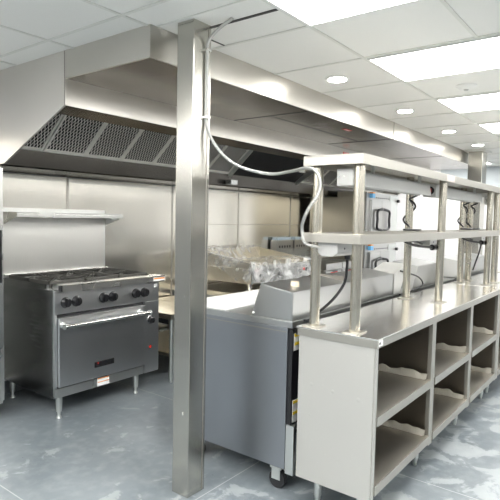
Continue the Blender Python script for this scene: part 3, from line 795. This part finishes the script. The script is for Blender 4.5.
# move second lid so that it starts clear of the hopper
for v in lid2.data.vertices:
    wx = v.co.x+ORI[lid2.name].x
    if wx < 3.7:
        v.co.x += .36+(.10 if v.co.z+ORI[lid2.name].z > .98 else 0)
    if v.co.z+ORI[lid2.name].z > .98: v.co.z += .025
t3, lid3, rp3 = prep(5.02, 6.4, 'farthest prep refrigerator at the right end of the pass', 6.2, .10, 0)

# ------------------------------------------------------------------ pass counters
def xs_k(k): return .37*k
def counter(x0, n, pitch, label, first=False):
    x1 = x0+pitch*n+.06; y0, y1 = .915, 1.335; ZT = .90
    t = thing('pass_counter', label, 'counter', ((x0+x1)/2, 1.12, 0), 'open shelved pass counters')
    b = new(); bx(b, x0, x1, y0, y1, ZT-.006, ZT, .0015)
    obj('worktop', b, M['top'], t)
    b = new()
    bx(b, x0, x1, y0, y0+.012, ZT-.042, ZT-.0062, .001); bx(b, x0, x0+.012, y0+.0122, y1, ZT-.042, ZT-.0062, .001)
    bx(b, x0, x1, y1-.012, y1, ZT-.042, ZT-.0062, .001); bx(b, x1-.012, x1, y0+.0122, y1-.0122, ZT-.042, ZT-.0062, .001)
    obj('worktop_edge', b, M['edge'], t)
    obj('side_panel', bx(new(), x0+.008, x0+.014, y0+.016, y1-.016, .155, ZT-.0425), M['film'], t, label='dented film covered left side panel')
    for k in range(n+1):
        xc = x0+.03+pitch*k
        xa, xb_ = (x0+.0145, x0+.045) if k == 0 else (xc-.03, xc+.03)
        if k == n: xa, xb_ = x1-.045, x1-.008
        b = new(); bx(b, xa, xb_, y0+.012, y0+.035, .155, ZT-.0425, .002)
        up = obj('upright', b, M['edge'] if k else M['film'], t)
        xx = xc-.004 if 0 < k < n else (xa+.004 if k == 0 else xb_-.012)
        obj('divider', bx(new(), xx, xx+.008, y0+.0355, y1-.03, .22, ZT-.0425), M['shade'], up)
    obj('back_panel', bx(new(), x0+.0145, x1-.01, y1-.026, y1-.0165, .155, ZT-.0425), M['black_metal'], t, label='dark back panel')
    for k in range(n):
        a = x0+.03+pitch*k+(.0305 if k else .0155); c = x0+.03+pitch*(k+1)-.0305
        for z in (.215, .535):
            b = new(); bx(b, a, c, y0+.014, y1-.03, z-.006, z-.001)
            bx(b, a, c, y0+.012, y0+.018, z-.040, z, .001); 
            s = obj('shelf', b, M['inner'], t)
            bb = new(); bx(bb, a, c, y0+.006, y0+.0115, z-.042, z+.001, .001); obj('shelf_lip', bb, M['edge'], s)
            # torn strip of protective film curling up along the far divider
            bb = new(); U = 30
            rows = [[], []]
            for u in range(U+1):
                yy = y0+.03+(y1-y0-.07)*u/U
                h = .034+.022*nz(yy, z+xs_k(k), 9.)+.014*nz(yy, z, 31.)
                rows[0].append(bb.verts.new((c-.030+.004*nz(yy, z, 20), yy, z+.001)))
                rows[1].append(bb.verts.new((c-.006+.004*nz(yy, z, 14), yy, z+h)))
            for u in range(U): bb.faces.new((rows[0][u], rows[0][u+1], rows[1][u+1], rows[1][u]))
            obj('curled_film', bb, M['milky'], s)
    for k in range(n+1):
        for y in (y0+.10, y1-.09):
            x = x0+.10 if k == 0 else x0+.03+pitch*k+.02
            if k == n: x = x1-.08
            b = new(); cyl(b, (x, y, .045), (x, y, .1545), .019, seg=16); cyl(b, (x, y, 0), (x, y, .045), .011, .017, 16)
            obj('leg', b, M['zinc'], t, smooth=True)
    if first:
        b = new(); bx(b, x0+.012, x0+.055, y0-.0016, y0-.0002, ZT-.034, ZT-.008); s = obj('maker_label', b, M['label_white'], t, label='tiny white label on the front corner')
        b = new(); bx(b, x0+.016, x0+.030, y0-.0024, y0-.0017, ZT-.026, ZT-.016); obj('label_print', b, M['ink'], s)
        for (y, z, r) in ((1.245, .63, .010), (1.13, .62, .009), (1.0, .61, .011), (1.25, .48, .007), (1.09, .30, .006)):
            obj('dent', cyl(new(), (x0+.0070, y, z), (x0+.0080, y, z), r*.5, r, 14), M['film'], t, smooth=True)
    return t
counter(2.12, 3, .775, 'nearest stainless pass counter with open shelves in the right foreground', True)
counter(4.515, 3, .775, 'second stainless pass counter joined end to end beyond the first')

# ------------------------------------------------------------------ overshelves
def overshelf(x0, x1, posts, label):
    y0, y1 = 1.012, 1.318
    t = thing('double_overshelf', label, 'shelf', ((x0+x1)/2, 1.16, .90), 'double overshelves on the pass counters')
    for (z0, z1) in ((1.310, 1.353), (1.667, 1.712)):
        b = new(); bx(b, x0, x1, y0, y1, z1-.006, z1, .0015)
        bx(b, x0, x1, y0, y0+.008, z0, z1-.0062, .001); bx(b, x0, x1, y1-.008, y1, z0, z1-.0062, .001)
        bx(b, x0, x0+.008, y0+.0082, y1-.0082, z0, z1-.0062, .001); bx(b, x1-.008, x1, y0+.0082, y1-.0082, z0, z1-.0062, .001)
        obj('shelf', b, M['edge'], t)
    for x in posts:
        for y in (1.058, 1.272):
            b = new(); cyl(b, (x, y, .906), (x, y, 1.7055), .0245, seg=28)
            p = obj('post', b, M['post'], t, smooth=True)
            b = new(); bx(b, x-.045, x+.045, y-.042, y+.042, .9003, .9055, .0015)
            obj('base_flange', b, M['edge'], p)
    return t
os1 = overshelf(2.12, 4.70, (2.185, 3.385, 4.62), 'nearest double overshelf of beige filmed steel on tube posts')
overshelf(4.705, 7.0, (4.86, 5.9, 6.9), 'farther double overshelf continuing towards the right edge')
obj('film_remnant', bx(new(), 3.30, 3.46, 1.0108, 1.0117, 1.672, 1.708), plain('milky film', (.62, .50, .47), .3), os1, label='torn milky remnant of protective film')

# ------------------------------------------------------------------ heat lamps under the top shelf
def lamp(x0, x1, label, ctrl=True):
    y0, y1 = 1.105, 1.180; z0, z1 = 1.580, 1.652
    t = thing('strip_heat_lamp', label, 'heat lamp', ((x0+x1)/2, 1.16, z0), 'heat lamps under the top shelf')
    c = obj('control_box', bx(new(), x0, x0+.14, y0-.006, y1+.002, z0-.004, z1+.004, .004), M['grey_paint'], t)
    b = new(); 
    for q in (.04, .065): cyl(b, (x0-.0015, y0+q, z0+.04), (x0+.001, y0+q, z0+.04), .004, seg=10)
    obj('screw', b, M['chrome'], c)
    if ctrl:
        bb = new(); cyl(bb, (x0-.003, y0+.03, z0+.036), (x0-.0003, y0+.03, z0+.036), .026, seg=18)
        k = obj('switch_plate', bb, M['black'], c, smooth=True)
        bb = new(); bx(bb, x0-.008, x0-.0032, y0+.022, y0+.038, z0+.026, z0+.048, .001); obj('rocker', bb, M['red'], k)
    b = new(); prism(b, [(y0, z0+.012), (y0+.012, z1), (y1-.012, z1), (y1, z0+.012), (y1, z0), (y1-.004, z0), (y1-.012, z0+.04), (y0+.012, z0+.04), (y0+.004, z0), (y0, z0)], 'x', x0+.1405, x1)
    obj('housing', b, M['grey_paint'], t)
    b = new(); cyl(b, (x0+.2, 1.142, z0+.02), (x1-.03, 1.142, z0+.02), .006, seg=12); obj('heating_rod', b, M['black_metal'], t, smooth=True)
    for x in (x0+.3, x1-.12): obj('hanger', bx(new(), x, x+.02, 1.135, 1.15, z1+.0005, 1.7055), M['zinc'], t)
    return t
lm1 = lamp(2.20, 3.30, 'nearest heat lamp strip under the top shelf, between the first posts', False)
lm2 = lamp(3.37, 4.56, 'second heat lamp strip under the top shelf, with round black switch at its end')
lm3 = lamp(4.93, 5.84, 'third heat lamp strip under the top shelf, near the right edge')
# power boxes below the middle shelf
def pbox(x0, label):
    t = thing('power_box', label, 'power box', (x0+.14, 1.19, 1.24), 'power boxes under the middle shelf')
    b = new(); prism(b, [(1.14, 1.3465), (1.14, 1.262), (1.165, 1.245), (1.225, 1.245), (1.245, 1.262), (1.245, 1.3465)], 'x', x0, x0+.27, .002)
    c = obj('housing', b, M['grey_paint'], t)
    b = new(); 
    for k in (.07, .15): cyl(b, (x0+k, 1.1385, 1.282), (x0+k, 1.141, 1.282), .005, seg=10)
    obj('screw', b, M['ink'], c)
    b = new(); cyl(b, (x0+.20, 1.19, 1.222), (x0+.20, 1.19, 1.2445), .013, .017, 16); obj('cable_gland', b, M['black'], t, smooth=True)
    return t
pb = pbox(2.15, 'power box under the middle shelf at its near left end')
pb2 = dup(pb, (3.42+.14, 1.19, 1.24), 'power box under the middle shelf, middle one of three')
pb3 = dup(pb, (4.735+.14, 1.19, 1.24), 'power box under the middle shelf, farthest of three')

# ------------------------------------------------------------------ cords
def cord(parent, pts, r, label=None, plug=None):
    c = obj('power_cord', tube(new(), pts, r, 8, 6), M['black'], parent, smooth=True, label=label)
    if plug: obj('plug', cyl(new(), *plug, seg=14), M['black'], c, smooth=True)
cord(pb, [(2.35, 1.19, 1.221), (2.35, 1.19, 1.18), (2.345, 1.20, 1.10), (2.31, 1.24, 1.02), (2.27, 1.30, .95), (2.24, 1.333, .912), (2.235, 1.36, .905)], .0075)
def spiral(cx, cy, r, z0, z1, turns, a0=0):
    n = int(turns*8); return [(cx+r*math.cos(a0+2*PI*turns*i/n), cy+r*math.sin(a0+2*PI*turns*i/n), z0+(z1-z0)*i/n) for i in range(n+1)]
for (L_, cx) in ((lm1, 3.385), (lm2, 4.62), (lm3, 4.86)):
    P = [(cx-.06, 1.20, 1.585), (cx-.055, 1.235, 1.57)]+spiral(cx, 1.272, .036, 1.56, 1.385, 1.0, PI*1.1)+[(cx-.08, 1.24, 1.366), (cx-.22, 1.22, 1.363), (cx-.12, 1.17, 1.363), (cx+.02, 1.20, 1.363)]
    cord(L_, P, .0065)
for (B_, x) in ((pb2, 3.30), (pb3, 4.52)):
    P = [(x+.115, 1.19, 1.27), (x+.02, 1.19, 1.285), (x-.15, 1.19, 1.30), (x-.22, 1.18, 1.295), (x-.17, 1.155, 1.275), (x-.08, 1.13, 1.262), (x+.06, 1.105, 1.252)]
    cord(B_, P, .008, None, ((x+.06, 1.105, 1.252), (x+.17, 1.10, 1.250), .019))
cord(pb3, [(4.935, 1.19, 1.221), (4.92, 1.20, 1.15), (4.85, 1.21, 1.06), (4.80, 1.215, 1.0)], .007)
cord(t2, [(3.60, 1.40, 1.06), (3.9, 1.385, 1.0), (4.0, 1.375, .94), (3.9, 1.37, .912), (3.7, 1.365, .906), (3.5, 1.36, .905)], .006)

# flexible conduit
t = thing('flexible_conduit', 'looping silver flexible conduit from the column to the overshelf', 'conduit', (1.975, 1.83, 1.89))
P = [(1.94, 1.62, 2.358), (1.93, 1.70, 2.32), (1.922, 1.755, 2.27), (1.922, 1.762, 2.18), (1.922, 1.764, 2.0)]+[(1.923, 1.765, 1.884), (1.942, 1.74, 1.797), (1.996, 1.7, 1.718), (2.066, 1.64, 1.667), (2.161, 1.54, 1.641), (2.161, 1.42, 1.649), (2.067, 1.26, 1.651), (2.072, 1.215, 1.628), (2.081, 1.2, 1.578), (2.07, 1.21, 1.523), (2.052, 1.24, 1.468), (2.056, 1.27, 1.413), (2.078, 1.29, 1.366), (2.075, 1.27, 1.306), (2.127, 1.23, 1.288)]
obj('conduit', tube(new(), P, .0078, 10, 8), M['conduit'], t, smooth=True)
for z in (2.23, 1.905): obj('strap', bx(new(), 1.905, 1.940, 1.750, 1.7735, z-.006, z+.006, .001), M['chrome'], t)
obj('strap', bx(new(), 2.135, 2.185, 1.32, 1.352, 1.640, 1.664, .002), M['chrome'], t)
# ------------------------------------------------------------------ world, camera
w = bpy.data.worlds.new('world'); S.world = w; w.use_nodes = True
w.node_tree.nodes['Background'].inputs['Color'].default_value = (.9, .95, 1, 1)
w.node_tree.nodes['Background'].inputs['Strength'].default_value = .3
cam = bpy.data.cameras.new('camera'); co = bpy.data.objects.new('camera', cam); COL.objects.link(co)
R = Matrix(((0.6094760253973301, 0.03671291248127824, -0.7919539989942692, 0),
            (-0.7925221660456603, 0.05487016945850553, -0.607369641017634, 0),
            (0.02115634165369089, 0.9978183334458918, 0.06253784971595532, 0), (0, 0, 0, 1)))
co.matrix_world = Matrix.Translation((0, 0, 1.42)) @ R
cam.sensor_width = 36; cam.lens = 520.696397/500*36; cam.clip_start = .05
S.camera = co
S.view_settings.view_transform = 'Standard'; S.view_settings.look = 'None'
S.view_settings.exposure = 1.25; S.view_settings.gamma = 1; S.view_settings.use_curve_mapping = False
